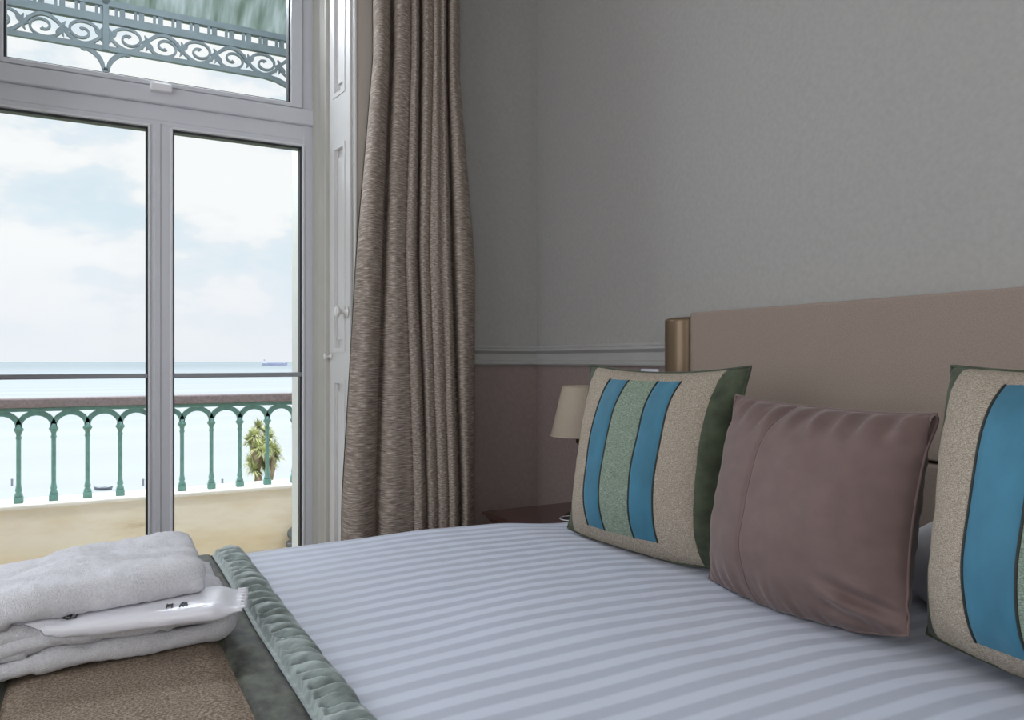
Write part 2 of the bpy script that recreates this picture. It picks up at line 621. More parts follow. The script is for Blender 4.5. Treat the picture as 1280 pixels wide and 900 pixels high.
obj('pane', B(GL, GR, YF + .024, YF + .030, GB, ZTT), M['glass'], win)
bm = bmesh.new()
box(bm, .185, .262, YF - .045, YF - .010, H + 1.008, H + 1.040, .007, 3)
box(bm, .20, .25, YF - .03, YF - .008, H + 1.038, H + 1.048, .003)
obj('catch', bm, M['catch'], win)['label'] = 'white plastic catch'

# beading between frame and shutter
def splay(y, off=0.0):       # x of the right-hand reveal face at depth y
    return .812 + (3.20 - y) * .108 - off
bm = bmesh.new()
prism(bm, [(.812, 3.20), (.800, 3.198), (.797, 3.185), (.803, 3.165), (.812, 3.155), (.808, 3.14), (.811, 3.12), (.822, 3.10), (.822, 3.075), (.815, 3.066), (.816, 3.052), (.834, 3.05), (.834, 3.20)], 'z', 0, 2.86)
struct('trim_5', bm, M['stop'])

# ------------------------------------------------------------------ panelled shutter in the reveal
sh = thing('window_shutter', 'white panelled wooden shutter folded into the reveal between door and curtain', 'shutter', (.845, 2.94, 0))
def rev(y, off, z):          # point on the shutter face, off metres out of it
    return (splay(y) - off, y, z)
def face_strip(bm, y0, y1, z0, z1, o0, o1, depth=-.02):
    """A block on the splayed face between heights, from offset depth to o0 (near y0) / o1 (near y1)."""
    pts = [rev(y0, depth, 0)[:2], rev(y1, depth, 0)[:2], rev(y1, o1, 0)[:2], rev(y0, o0, 0)[:2]]
    return prism(bm, pts, 'z', z0, z1)
PY0, PY1 = 2.885, 3.005
panels = [(.08, H - .075), (H + .03, H + .84), (H + 1.03, 2.74)]
bm = bmesh.new()
face_strip(bm, 2.842, PY0, 0.01, 2.85, 0, 0)
face_strip(bm, PY1, 3.048, 0.01, 2.85, 0, 0)
for z0, z1 in ((0.01, .08), (H - .075, H + .03), (H + .84, H + 1.03), (2.74, 2.85)):
    face_strip(bm, PY0, PY1, z0, z1, 0, 0)
obj('shutter_frame', bm, M['paint'], sh)
for z0, z1 in panels:
    bm = bmesh.new()
    face_strip(bm, PY0, PY1, z0, z1, -.014, -.014)
    face_strip(bm, PY0 + .035, PY1 - .035, z0 + .05, z1 - .05, -.006, -.006)
    pn = obj('panel', bm, M['paint'], sh)
    bm = bmesh.new()
    w = .016
    for (a, b, c, d) in ((PY0, PY0 + w, z0, z1), (PY1 - w, PY1, z0, z1), (PY0 + w, PY1 - w, z0, z0 + w), (PY0 + w, PY1 - w, z1 - w, z1)):
        face_strip(bm, a, b, c, d, .003, .003, -.013)
    for (a, b, c, d) in ((PY0 + w, PY0 + 1.6 * w, z0 + w, z1 - w), (PY1 - 1.6 * w, PY1 - w, z0 + w, z1 - w)):
        face_strip(bm, a, b, c, d, -.006, -.006, -.013)
    o = obj('moulding', bm, M['paint'], pn)
for y, z, s in ((2.868, H + .183, 1.0), (3.028, H + .014, .62)):
    prof = [(.024, 0), (.024, -.004), (.010, -.008), (.008, -.022), (.013, -.028), (.022, -.033), (.0235, -.040), (.018, -.046), (.006, -.048)]
    bm = lathe(bmesh.new(), [(r * s, h * s) for r, h in prof], rev(y, 0, z), 20, 'x')
    obj('knob', bm, M['knob'], sh, True)

# ------------------------------------------------------------------ curtain
def px(u, Y):                # room x on the plane y = Y seen in direction u
    xr = (u - 640) / 960
    return Y * (.4787 + .878 * xr) / (.878 - .4787 * xr)
YC = 2.785
bt = [466, 489.5, 513, 525, 541.5, 549.5, 559.5, 574]
bm_ = [446, 481, 507, 523, 537, 551, 565, 593]
bb = [427, 472, 517, 533, 548, 561, 575, 593]
val_t = [0, .05, .70, .05, .82, .82, .10, 0]
val_b = [0, .25, .80, .62, .84, .84, .28, 0]
def curtain_pt(s, t):        # s along the width in lobes 0..7, t 0 bottom .. 1 top
    zz = .025 + t * 2.86
    # piecewise: t0 bottom (bed level .5) -> mid -> top of the picture (2.3)
    a = sm(0, 1, (zz - .45) / 1.85) if False else min(1, max(0, (zz - .5) / 1.65))
    if a < .55:
        k = a / .55
        e = [b_ + (m_ - b_) * k for b_, m_ in zip(bb, bm_)]
    else:
        k = (a - .55) / .45
        e = [m_ + (t_ - m_) * k for m_, t_ in zip(bm_, bt)]
    i = min(6, int(s))
    q = s - i
    v0 = val_b[i] + (val_t[i] - val_b[i]) * a
    v1 = val_b[i + 1] + (val_t[i + 1] - val_b[i + 1]) * a
    shp = math.sin(PI * q) ** .38 if 0 < q < 1 else 0
    base = v0 + (v1 - v0) * q
    d = base + (1 - base) * shp
    amp = .125 + .02 * (1 - a) + .012 * nz3(i * 3.1, zz * .9, 2.0)
    u = e[i] + (e[i + 1] - e[i]) * q + 1.3 * nz3(s * .8, zz * 1.1, 7)
    Y = YC - amp * d
    Y += .006 * nz3(s * 2, zz * 2.3, 1)
    return (px(u, Y), Y, zz)
cu = thing('curtain', 'full length taupe slubbed curtain gathered in deep folds beside the door', 'curtain', (1.05, 2.74, 0))
bm = bmesh.new()
grid(bm, 224, 90, lambda i, j: curtain_pt(i * 6.9999, j), uv=lambda i, j: (i * 1.15, j * 2.86))
obj('curtain_cloth', bm, M['curtain'], cu, True)
def lining_pt(i, j):
    a = Vector(curtain_pt(0.0, j))
    b = Vector(curtain_pt(6.9999, j))
    p_ = a.lerp(b, i)
    p_.y = YC + .012
    p_.x += -.006 * (1 - i) - .006 * i
    if i < .01:
        p_.y = YC - .012
    return p_
bm = bmesh.new()
grid(bm, 60, 40, lining_pt)
obj('lining', bm, M['lining'], cu, True)['label'] = 'pale cream lining showing along the edge'
bm = B(.84, 1.40, YC - .02, YC + .03, 2.885, 2.93, bev=.004)
obj('track', bm, M['catch'], cu)
bm = B(.90, 1.34, YC - .015, YC + .025, 2.93, 3.0)
obj('track_bracket', bm, M['catch'], cu)

# ------------------------------------------------------------------ bed
BX0, BX1, BYC, BHW, BZ = -.44, 1.52, .98, .915, .57
bed = thing('bed', 'double bed with beige upholstered headboard against the grey wall', 'bed', (.55, BYC, 0))
obj('divan_base', B(BX0 + .06, 1.53, .12, 1.84, .06, .33, bev=.02), M['divan'], bed)
obj('mattress', B(BX0 + .05, 1.53, .11, 1.85, .33, .52, bev=.04, seg=3), M['sheet'], bed)
for fx in (BX0 + .15, 1.40):
    for fy in (.2, 1.76):
        obj('foot', lathe(bmesh.new(), [(.025, 0), (.03, .01), (.028, .07)], (fx, fy, 0), 14), M['gasket'], bed, True)
HZ = H + .140
def hb_pt(i, j, y0, y1, x0, x1, z0, z1, puff, rnd, rz=None):
    """Padded upholstery face: i along y, j up."""
    y = y0 + (y1 - y0) * i
    z = z0 + (z1 - z0) * j
    dy = min(i, 1 - i) * abs(y1 - y0)
    dz = min(j, 1 - j) * abs(z1 - z0)
    e = min(1, dy / rnd)
    f = min(1, dz / (rz or rnd))
    g = math.sqrt(max(0, 1 - (1 - e) ** 2)) * math.sqrt(max(0, 1 - (1 - f) ** 2))
    return (x1 - (x1 - x0) * (.25 + .75 * g) - puff * math.sin(PI * i) * math.sin(PI * j), y, z)
def padded(name, y0, y1, x0, x1, z0, z1, m, puff=0, rnd=.03, nu=60, nv=40, pw=1.0, rz=None):
    bm = bmesh.new()
    def w(t):                # crowd the points to the rim
        return .5 - .5 * math.cos(PI * t) if pw else t
    vs = grid(bm, nu, nv, lambda i, j: hb_pt(w(i), w(j), y0, y1, x0, x1, z0, z1, puff, rnd, rz))
    rim = [vs[i][0] for i in range(nu + 1)] + [vs[nu][j] for j in range(1, nv + 1)] + [vs[i][nv] for i in range(nu - 1, -1, -1)] + [vs[0][j] for j in range(nv - 1, 0, -1)]
    back = [bm.verts.new((x1, v.co.y, v.co.z)) for v in rim]
    n = len(rim)
    for k in range(n):
        bm.faces.new((rim[k], rim[(k + 1) % n], back[(k + 1) % n], back[k]))
    bm.faces.new(back)
    return obj(name, bm, m, bed, True)
padded('headboard_panel', .20, 1.765, 1.555, 1.655, .803, HZ + .003, M['head'], 0, .022, rz=.005)
padded('headboard_lower_panel', .20, 1.765, 1.555, 1.655, .36, .8025, M['head'], 0, .022, rz=.005)
padded('side_bolster', 1.762, 1.902, 1.548, 1.655, .36, HZ - .006, M['bolster'], 0, .069, 30, 60, rz=.012)
padded('side_bolster', .06, .198, 1.548, 1.655, .36, HZ - .006, M['bolster'], 0, .069, 30, 60, rz=.012)

def bed_h(x, y):
    z = BZ + .010 * math.exp(-((x - .72) / .3) ** 2) - .016 * sm(.95, 1.22, x)
    z += .005 * nz3(x * 2.2, y * 2.6, 3) + .0025 * nz3(x * 6, y * 7, 9)
    return z
RB = .045
S_FLAT = BHW - RB
def bed_pt(x, s, h=0.0):
    """Point on the duvet: x along the bed, s arc length across it from the middle, h above the cloth."""
    sg = 1 if s >= 0 else -1
    a = abs(s)
    if a <= S_FLAT:
        y, dz, ny, nzv = a, 0, 0, 1
    elif a <= S_FLAT + RB * PI / 2:
        t = (a - S_FLAT) / RB
        y = S_FLAT + RB * math.sin(t)
        dz = -RB * (1 - math.cos(t))
        ny, nzv = math.sin(t), math.cos(t)
    else:
        k = a - S_FLAT - RB * PI / 2
        y, dz, ny, nzv = BHW + .02 * sm(0, .3, k) + .012 * math.sin(x * 9 + 1) * sm(0, .2, k), -RB - k, 1, 0
    yy = BYC + sg * y
    return Vector((x, yy + sg * ny * h, bed_h(x, min(max(yy, .1), 1.86)) + dz + nzv * h))
dv = thing('duvet', 'white satin stripe duvet spread smoothly over the bed', 'duvet', (.5, BYC, .52))
SMAX = S_FLAT + RB * PI / 2 + .27
def duv(i, j, h=0.0):
    x = BX0 + (BX1 - BX0) * i
    s = -SMAX + 2 * SMAX * j
    p_ = bed_pt(x, s, h)
    e = (x - BX0) / .05
    if e < 1:
        p_.z -= .05 * (1 - math.sqrt(max(0, 1 - (1 - e) ** 2)))
    return p_
bm = bmesh.new()
def closed_sheet(bm, nu, nv, top, bot, uv):
    """Two offset sheets sewn along their borders: cloth with a thickness."""
    a = grid(bm, nu, nv, top, uv)
    b = grid(bm, nu, nv, bot, uv)
    def ring(g):
        return [g[i][0] for i in range(nu)] + [g[nu][j] for j in range(nv)] + [g[i][nv] for i in range(nu, 0, -1)] + [g[0][j] for j in range(nv, 0, -1)]
    ra, rb = ring(a), ring(b)
    n = len(ra)
    for k in range(n):
        bm.faces.new((ra[k], ra[(k + 1) % n], rb[(k + 1) % n], rb[k]))
closed_sheet(bm, 130, 260, duv, lambda i, j: duv(i, j, -.022), lambda i, j: (BX0 + (BX1 - BX0) * i, BYC - SMAX + 2 * SMAX * j))
o = obj('duvet_top', bm, M['duvet'], dv, True)
bm = bmesh.new()
def foot(i, j):
    p_ = duv(0, .12 + .76 * i)
    p_.x -= .004 + .02 * sm(0, 1, j)
    p_.z -= j * .30
    return p_
closed_sheet(bm, 120, 12, foot, lambda i, j: foot(i, j) + Vector((.02, 0, 0)), lambda i, j: (j * .3, BYC - SMAX + 2 * SMAX * (.12 + .76 * i)))
obj('duvet_foot_drop', bm, M['duvet'], dv, True)

# ------------------------------------------------------------------ runner across the bed
ru = thing('bed_runner', 'tweed bed runner with dark green bands and gathered sage edging across the duvet', 'bed runner', (.03, BYC, .57))
S0, S1 = -.86, S_FLAT + RB * PI / 2 + .20
def run_sheet(x0, x1, hfun, nu, nv):
    bm = bmesh.new()
    def f(i, j):
        x = x0 + (x1 - x0) * i
        s = S0 + (S1 - S0) * j
        hh, dx = hfun(i, s)
        p_ = bed_pt(x + dx, s, hh)
        return p_
    grid(bm, nu, nv, f)
    return bm
def flat_h(i, s):
    e = min(i, 1 - i) * 12
    return .004 + .006 * min(1, e) + .0012 * nz3(i * 5, s * 14, 2), .003 * nz3(s * 4, 1, 5)
obj('tweed_panel', run_sheet(-.104, .176, flat_h, 40, 300), M['runweave'], ru, True)
obj('green_band', run_sheet(.176, .236, flat_h, 14, 300), M['velvet'], ru, True)['label'] = 'dark green velvet band'
obj('green_band', run_sheet(-.165, -.104, flat_h, 14, 300), M['velvet'], ru, True)['label'] = 'dark green velvet band'
def ruf(seed, flip):
    rn = random.Random(seed)
    folds = []
    q = S0
    while q < S1 + .05:
        q += rn.uniform(.014, .046)
        folds.append((q, rn.uniform(.1, .75), rn.uniform(.45, 1.0), rn.uniform(.004, .0095), rn.uniform(-.15, .25)))
    amp = .35 if flip else 1.0      # the hidden side lies pressed under the towels
    def f(i, s):
        k = i if not flip else 1 - i
        kk = min(1, max(0, (k - .12) / .88))
        if kk <= 0:
            return .007, 0.0
        prof = math.sin(PI * (.03 + .95 * kk)) ** .45
        g = 0
        for q, tl, st, wd, off in folds:
            if abs(q - s) > .09:
                continue
            c = q - tl * .07 * (kk - .5) + .004 * math.sin(kk * 5 + q * 90)
            ds = (s - c) / (wd * (1 if s < c else 1.9))
            if abs(ds) < 3:
                g = max(g, st * math.exp(-ds * ds) * math.sin(PI * min(1, max(0, .12 + off + .8 * kk))) ** .6)
        puff = (.026 * prof - .025 * g * min(1, kk * 5)) * amp + .002 * nz3(s * 12, kk, seed)
        return max(.002, puff) + .005 * (1 - sm(0, .25, kk)), (.0035 * nz3(s * 11, 2, seed) - .003 * g) * k * (-1 if flip else 1)
    return f
obj('gathered_edge', run_sheet(.236, .304, ruf(3, False), 26, 1300), M['ruffle'], ru, True)['label'] = 'gathered sage green edging'
obj('gathered_edge', run_sheet(-.233, -.165, ruf(8, True), 12, 800), M['ruffle'], ru, True)['label'] = 'gathered sage green edging'

def wmat(o):
    m_ = o.matrix_basis.copy()
    while o.parent is not None:
        o = o.parent
        m_ = o.matrix_basis @ m_
    return m_


def rest(top, below, gap=.002, spread=.006):
    """Settle the soft thing top onto the things below it: points that would sink in are pressed flat."""
    from mathutils.bvhtree import BVHTree
    trees = []
    for b in below:
        vv, ff = [], []
        for ch in b.children_recursive:
            if ch.type != 'MESH':
                continue
            m_ = wmat(ch)
            n0 = len(vv)
            vv += [m_ @ v.co for v in ch.data.vertices]
            ff += [[i + n0 for i in f.vertices] for f in ch.data.polygons]
        trees.append(BVHTree.FromPolygons(vv, ff))
    dn = Vector((0, 0, -1))
    for ch in top.children_recursive:
        if ch.type != 'MESH':
            continue
        m_ = wmat(ch)
        inv = m_.inverted()
        for v in ch.data.vertices:
            p_ = m_ @ v.co
            best = None
            for t in trees:
                for ox, oy in ((0, 0), (spread, 0), (-spread, 0), (0, spread), (0, -spread)):
                    h_ = t.ray_cast(Vector((p_.x + ox, p_.y + oy, 1.6)), dn)[0]
                    if h_ is not None and (best is None or h_.z > best):
                        best = h_.z
            if best is not None and p_.z < best + gap:
                p_.z = best + gap
                v.co = inv @ p_


# ------------------------------------------------------------------ towels and the wrapped packet
def ribbon(path, yf, yb, th, nseg=10, rnd=.5, fuzz=.0022, seed=0, taper=True):
    """A thick folded cloth: (x, z) path, front edge yf(x), back edge yb(x), thickness th, rounded edges."""
    # resample
    P_ = [Vector((a, b)) for a, b in path]
    d = [0]
    for a, b in zip(P_, P_[1:]):
        d.append(d[-1] + (b - a).length)
    n = max(8, int(d[-1] / .006))
    pts = []
    for k in range(n + 1):
        t = d[-1] * k / n
        i = max(i for i in range(len(d)) if d[i] <= t + 1e-9)
        i = min(i, len(P_) - 2)
        q = (t - d[i]) / (d[i + 1] - d[i] or 1)
        p0, p1, p2, p3 = P_[max(i - 1, 0)], P_[i], P_[i + 1], P_[min(i + 2, len(P_) - 1)]
        pts.append(.5 * ((2 * p1) + (p2 - p0) * q + (2 * p0 - 5 * p1 + 4 * p2 - p3) * q * q + (3 * p1 - p0 - 3 * p2 + p3) * q ** 3))
    bm = bmesh.new()
    rings = []
    ny = 34
    for k, p_ in enumerate(pts):
        a, b = pts[max(k - 1, 0)], pts[min(k + 1, n)]
        t = (b - a).normalized()
        nrm = Vector((-t.y, t.x))
        e = min(k, n - k) / 3.0
        f = math.sqrt(max(0, 1 - (1 - min(1, e)) ** 2)) if taper else 1
        f = max(f, .15)
        ring = []
        y0, y1 = yf(p_.x), yb(p_.x)
        r = th / 2
        # section: top from front to back, then bottom back
        sec = []
        for m_ in range(7):
            a_ = PI / 2 + PI * m_ / 6
            sec.append((y0 + r + r * math.cos(a_), math.sin(a_)))
        for m_ in range(1, ny):
            sec.append((y0 + r + (y1 - y0 - 2 * r) * m_ / ny, -1))
        for m_ in range(7):
            a_ = -PI / 2 + PI * m_ / 6
            sec.append((y1 - r + r * math.cos(a_), math.sin(a_)))
        for m_ in range(1, ny):
            sec.append((y1 - r - (y1 - y0 - 2 * r) * m_ / ny, 1))
        for (y, h) in sec:
            wv = 1 + .18 * nz3(p_.x * 12, y * 12, seed) + .0
            q = p_ + nrm * (h * r * f * wv)
            fz = fuzz * nz3(p_.x * 90 + h * 5, y * 90, seed + q.y * 60)
            lo = .008 * nz3(q.x * 10, y * 13, seed + 5) - .006 * max(0, 1 - abs(nz3(q.x * 3.5, y * 20 + h, seed + 8)) * 7)
            ring.append(bm.verts.new((q.x + fz, y + fz, q.y + fz + lo)))
        rings.append(ring)
    m = len(rings[0])
    for a, b in zip(rings, rings[1:]):
        for k in range(m):
            bm.faces.new((a[k], a[(k + 1) % m], b[(k + 1) % m], b[k]))
    bm.faces.new(rings[0][::-1])
    bm.faces.new(rings[-1])
    return bm
TZ = BZ + .013
yf = lambda x: 1.238 + .12 * (x + .11)
yb = lambda x: 1.475 + .33 * (x + .13)
tw = thing('folded_towel', 'lower white towel folded flat on the runner, under the wrapped packet', 'towel', (0, 1.35, TZ), 'folded white towels')
pth = [(-.34, .014), (-.2, .013), (0, .014), (.15, .014), (.179, .018), (.188, .0285), (.179, .039), (.15, .043), (.05, .043), (-.04, .043), (-.12, .041), (-.2, .039), (-.3, .038)]
obj('towel_fold', ribbon([(x, TZ + z) for x, z in pth], yf, yb, .0268, seed=1), M['towel'], tw, True)
pth = [(-.02, .046), (-.06, .056), (-.095, .060), (-.119, .054), (-.126, .044), (-.112, .036), (-.08, .034)]
obj('rolled_end', ribbon([(x, TZ + z) for x, z in pth], lambda x: yf(x) + .004, yb, .026, seed=6), M['towel'], tw, True)
tt = thing('folded_towel', 'upper white towel draped over the wrapped packet, topmost of the towels', 'towel', (0, 1.36, TZ + .07), 'folded white towels')
pth = [(.150, .084), (.12, .093), (.05, .096), (-.03, .093), (-.09, .085), (-.15, .074), (-.25, .056), (-.36, .052)]
obj('towel_fold', ribbon([(x, TZ + z) for x, z in pth], lambda x: 1.236 + .12 * (x + .11) - .012 * nz3(x * 9, 0, 3), yb, .062, seed=11, fuzz=.003), M['towel'], tt, True)
pk = thing('wrapped_packet', 'white plastic wrapped packet with grey printed marks tucked between the towels', 'packet', (.058, 1.285, TZ + .048))
ca, sa = math.cos(R(-11)), math.sin(R(-11))
def pk_xf(a, b, c):          # along, across, up -> room
    return Vector((.058 + ca * a - sa * b, 1.278 + sa * a + ca * b, TZ + .057 + c))
bm = bmesh.new()
rings = []
n = 64
for k in range(n + 1):
    t = k / n
    a = -.15 + .30 * t
    th = .0145 * min(1, .35 + 5 * t) * (1 - .72 * sm(.86, .985, t))
    wd = .062 * (1 - .12 * sm(.84, .98, t))
    ring = []
    for q in range(28):
        an = 2 * PI * q / 28
        cx, sx = math.cos(an), math.sin(an)
        ex = math.copysign(abs(cx) ** .55, cx) * wd
        ez = math.copysign(abs(sx) ** .6, sx) * th
        cr = sm(.8, 1, t)
        wr = .0022 * nz3(a * 30, ex * 60, 1 + ez * 60) + cr * .004 * nz3(a * 20, ex * 120, ez * 40)
        ring.append(bm.verts.new(pk_xf(a + .004 * nz3(ex * 90, t * 2, 3) * cr, ex, ez + .004 + wr + .006 * (t - .5))))
    rings.append(ring)
for a, b in zip(rings, rings[1:]):
    for k in range(28):
        bm.faces.new((a[k], a[(k + 1) % 28], b[(k + 1) % 28], b[k]))
bm.faces.new(rings[0][::-1])
bm.faces.new(rings[-1])
pko = obj('wrapper', bm, M['packet'], pk, True)
# crimped seal strip at the right end and the overlapped seam along the front
bm = bmesh.new()
def seal(i, j):
    z = .0025 * math.sin(j * 40) + .010
    return pk_xf(.140 + .016 * i, -.05 + .10 * j, z)
grid(bm, 3, 60, seal)
o = obj('crimped_seal', bm, M['packet'], pk, True)
o.modifiers.new('thick', 'SOLIDIFY').thickness = .0012
# printed strokes: one cluster near the left end, two small ones near the right end
def strokes(name, org, segs, wdt):
    bm = bmesh.new()
    for (a0, b0, a1, b1) in segs:
        d = Vector((a1 - a0, b1 - b0))
        nn = Vector((-d.y, d.x)).normalized() * wdt / 2
        cs = [(a0 + nn.x, b0 + nn.y), (a1 + nn.x, b1 + nn.y), (a1 - nn.x, b1 - nn.y), (a0 - nn.x, b0 - nn.y)]
        dn = []
        up = []
        for a, b in cs:
            a += org[0]
            b += org[1]
            ex = b / .062
            zz = .0145 * min(1, .35 + 5 * ((a + .15) / .30)) * (max(0, 1 - abs(ex) ** (2 / .55))) ** .3 + .004 + .006 * ((a + .15) / .30 - .5)
            dn.append(bm.verts.new(pk_xf(a, b, zz + .0002)))
            up.append(bm.verts.new(pk_xf(a, b, zz + .0014)))
        bm.faces.new(up)
        bm.faces.new(dn[::-1])
        for k in range(4):
            bm.faces.new((up[k], dn[k], dn[(k + 1) % 4], up[(k + 1) % 4]))
    return obj(name, bm, M['ink'], pk)
strokes('printed_mark', (-.085, -.047), [(.012, 0, .012, .016), (.005, 0, .005, .014), (-.004, .004, -.002, .012), (-.004, .004, .004, -.001), (.0, .009, .006, .011), (.005, .001, .012, .002)], .0017)
strokes('printed_mark', (.045, -.046), [(0, 0, 0, .014), (.007, 0, .007, .014), (0, .006, .007, .006), (0, .011, .007, .011)], .0016)
strokes('printed_mark', (.063, -.045), [(-.001, .003, .011, .003), (.0, .008, .010, .008), (.005, -.002, .005, .014), (0, -.002, 0, .004), (.010, -.002, .010, .004), (.001, .012, .009, .012)], .0016)

rest(tw, [ru, dv], .003, .010)
rest(pk, [tw, ru], .004, .010)
rest(tt, [pk, tw, ru])

# ------------------------------------------------------------------ cushions
def place(o, loc, tilt, yaw=0.0, roll=0.0):
    st, ct = math.sin(R(tilt)), math.cos(R(tilt))
    m3 = Matrix(((0, st, -ct), (-1, 0, 0), (0, ct, st)))
    m3 = Matrix.Rotation(R(yaw), 3, 'Z') @ m3 @ Matrix.Rotation(R(roll), 3, 'Z')
    o.matrix_world = Matrix.Translation(loc) @ m3.to_4x4()
def cush_pt(s, t, W, Hh, T, side, pin=.06, seed=0, wr=1.0, seams=(), sag=0.0, pw=2.8, ex=.68):
    """s, t in -1..1; local x right, y up from the base, z towards the viewer."""
    x = s * W / 2 * (1 - pin * (1 - t * t) * abs(s) ** 2)
    y = t * Hh / 2 * (1 - (pin if t > 0 else -.085) * (1 - s * s) * abs(t) ** 2)
    f = max(0, 1 - abs(s) ** pw) ** ex * max(0, 1 - abs(t) ** pw) ** ex
    z = side * T / 2 * f
    # belly sinks towards the base
    z *= 1 + .16 * (-t) * (1 - s * s)
    edge = max(abs(s), abs(t))
    puck = sm(.55, .95, edge) * (1 - sm(.96, 1.0, edge))
    if abs(t) > abs(s):
        z += side * wr * .0045 * puck * nz3(s * 13, t * 2, seed)
    else:
        z += side * wr * .003 * puck * nz3(s * 2, t * 8, seed)
    z += side * wr * .004 * f * nz3(s * 3.1, t * 2.7, seed + 4)
    for q in seams:
        z -= side * .0045 * math.exp(-((s - q) / .018) ** 2) * f
    if sag:
        x += sag * (1 - t * t) * Hh
    return Vector((x, y + Hh / 2, z))
SB = [-1, -.875, -.495, -.19, .19, .495, .875, 1]
TB, TT = -.845, .84          # bottom and top ends of the coloured stripes
def patch_cushion(label, W=.505, Hh=.437, T=.20, seed=0, pw=2.8, ex=.68, SB=(-1, -.875, -.495, -.19, .19, .495, .875, 1)):
    _, b1, b2, b3, b4, b5, b6, _ = SB
    r = thing('patchwork_cushion', label, 'cushion', (0, 0, 0), 'striped patchwork cushions')
    seams = SB[1:-1]
    fn = lambda s, t, d=0.0, sd=1: cush_pt(s, t, W, Hh, T, sd, .085, seed, 1.0, seams if sd > 0 else (), 0.0, pw, ex) + Vector((0, 0, d))
    def patch(name, s0, s1, t0, t1, m, nu, nv, d=0.0, sd=1, bm=None, fin=True):
        bm = bm or bmesh.new()
        grid(bm, nu, nv, lambda i, j: fn(s0 + (s1 - s0) * i, t0 + (t1 - t0) * j, d, sd))
        if not fin:
            return bm
        return obj(name, bm, m, r, True, local=True, recalc=False)
    bm = patch('', b1, b2, -1, 1, None, 12, 60, fin=False)
    patch('', b5, b6, -1, 1, None, 12, 60, bm=bm, fin=False)
    patch('', b2, b5, -1, TB, None, 30, 8, bm=bm, fin=False)
    patch('', b2, b5, TT, 1, None, 30, 8, bm=bm, fin=False)
    bmesh.ops.remove_doubles(bm, verts=bm.verts[:], dist=1e-5)
    obj('oatmeal_panel', bm, M['weave'], r, True, local=True)
    patch('blue_strip', b2, b3, TB, TT, M['blue'], 10, 44)
    patch('blue_strip', b4, b5, TB, TT, M['blue'], 10, 44)
    patch('sage_strip', b3, b4, TB, TT, M['sage'], 14, 44)
    patch('green_border', -1, b1, -1, 1, M['moss'], 8, 60)
    patch('green_border', b6, 1, -1, 1, M['moss'], 8, 60)
    bm = bmesh.new()
    grid(bm, 40, 40, lambda i, j: fn(-1 + 2 * i, 1 - 2 * j, 0, -1))
    obj('back_panel', bm, M['moss'], r, True, local=True)
    for q in (b2, b3, b4, b5):
        tube_pts = [fn(q, TB + (TT - TB) * k / 50, .0008) for k in range(51)]
        obj('piping', tube(bmesh.new(), tube_pts, .0023, 8), M['piping'], r, True, local=True)
    rim = [fn(-1 + 2 * k / 60, -1) for k in range(61)] + [fn(1, -1 + 2 * k / 60) for k in range(1, 61)] + [fn(1 - 2 * k / 60, 1) for k in range(1, 61)] + [fn(-1, 1 - 2 * k / 60) for k in range(1, 61)]
    obj('rim_piping', tube(bmesh.new(), rim, .0035, 6), M['moss'], r, True, local=True)
    return r
c1 = patch_cushion('striped blue and sage cushion near the lamp, leaning on the headboard', seed=2, SB=(-1, -.88, -.52, -.25, .13, .40, .78, 1))
place(c1, (1.140, 1.460, BZ + .007), 11, 9, 0)
c2 = patch_cushion('striped blue and sage cushion beside the plain mauve one, cut off by the picture edge', W=.55, T=.27, seed=9, pw=3.1, ex=.55)
place(c2, (1.152, .492, BZ + .019), 10, -6, 2.0)

mv = thing('mauve_cushion', 'plain mauve velvet cushion with a centre seam between two striped cushions', 'cushion')
W, Hh, T = .455, .39, .225
def mfn(s, t, sd=1):
    p_ = cush_pt(s, t, W, Hh, T, sd, .075, 21, 1.7, (-.22,) if sd > 0 else ())
    p_.y += .028 * max(0, s) * max(0, -t) - .012 * max(0, s) * max(0, t)
    # gathered tuck near the lower right corner
    g = math.exp(-(((s - .72) / .22) ** 2 + ((t + .78) / .16) ** 2))
    p_.z += sd * .016 * g * math.sin((t * 1.0 + s * .55) * 26)
    # pleats under the top edge
    tp = sm(.55, .9, t) * (1 - sm(.95, 1, t))
    p_.z += sd * .008 * tp * math.sin(s * 26 + t * 4 + 3 * nz3(s * 3, 1, 2))
    return p_
bm = bmesh.new()
grid(bm, 110, 110, lambda i, j: mfn(-1 + 2 * i, -1 + 2 * j))
obj('front_panel', bm, M['maroon'], mv, True, local=True)
bm = bmesh.new()
grid(bm, 50, 50, lambda i, j: mfn(1 - 2 * i, -1 + 2 * j, -1))
obj('back_panel', bm, M['maroon'], mv, True, local=True)
rim = [mfn(-1 + 2 * k / 60, -1) for k in range(61)] + [mfn(1, -1 + 2 * k / 60) for k in range(1, 61)] + [mfn(1 - 2 * k / 60, 1) for k in range(1, 61)] + [mfn(-1, 1 - 2 * k / 60) for k in range(1, 61)]
obj('edge_seam', tube(bmesh.new(), rim, .0028, 6), M['maroon'], mv, True, local=True)
obj('centre_seam', tube(bmesh.new(), [mfn(-.22, -1 + 2 * k / 60) + Vector((0, 0, .0006)) for k in range(61)], .0016, 6), M['maroon'], mv, True, local=True)
place(mv, (1.122, .985, BZ - .008), 11, -2, 0)

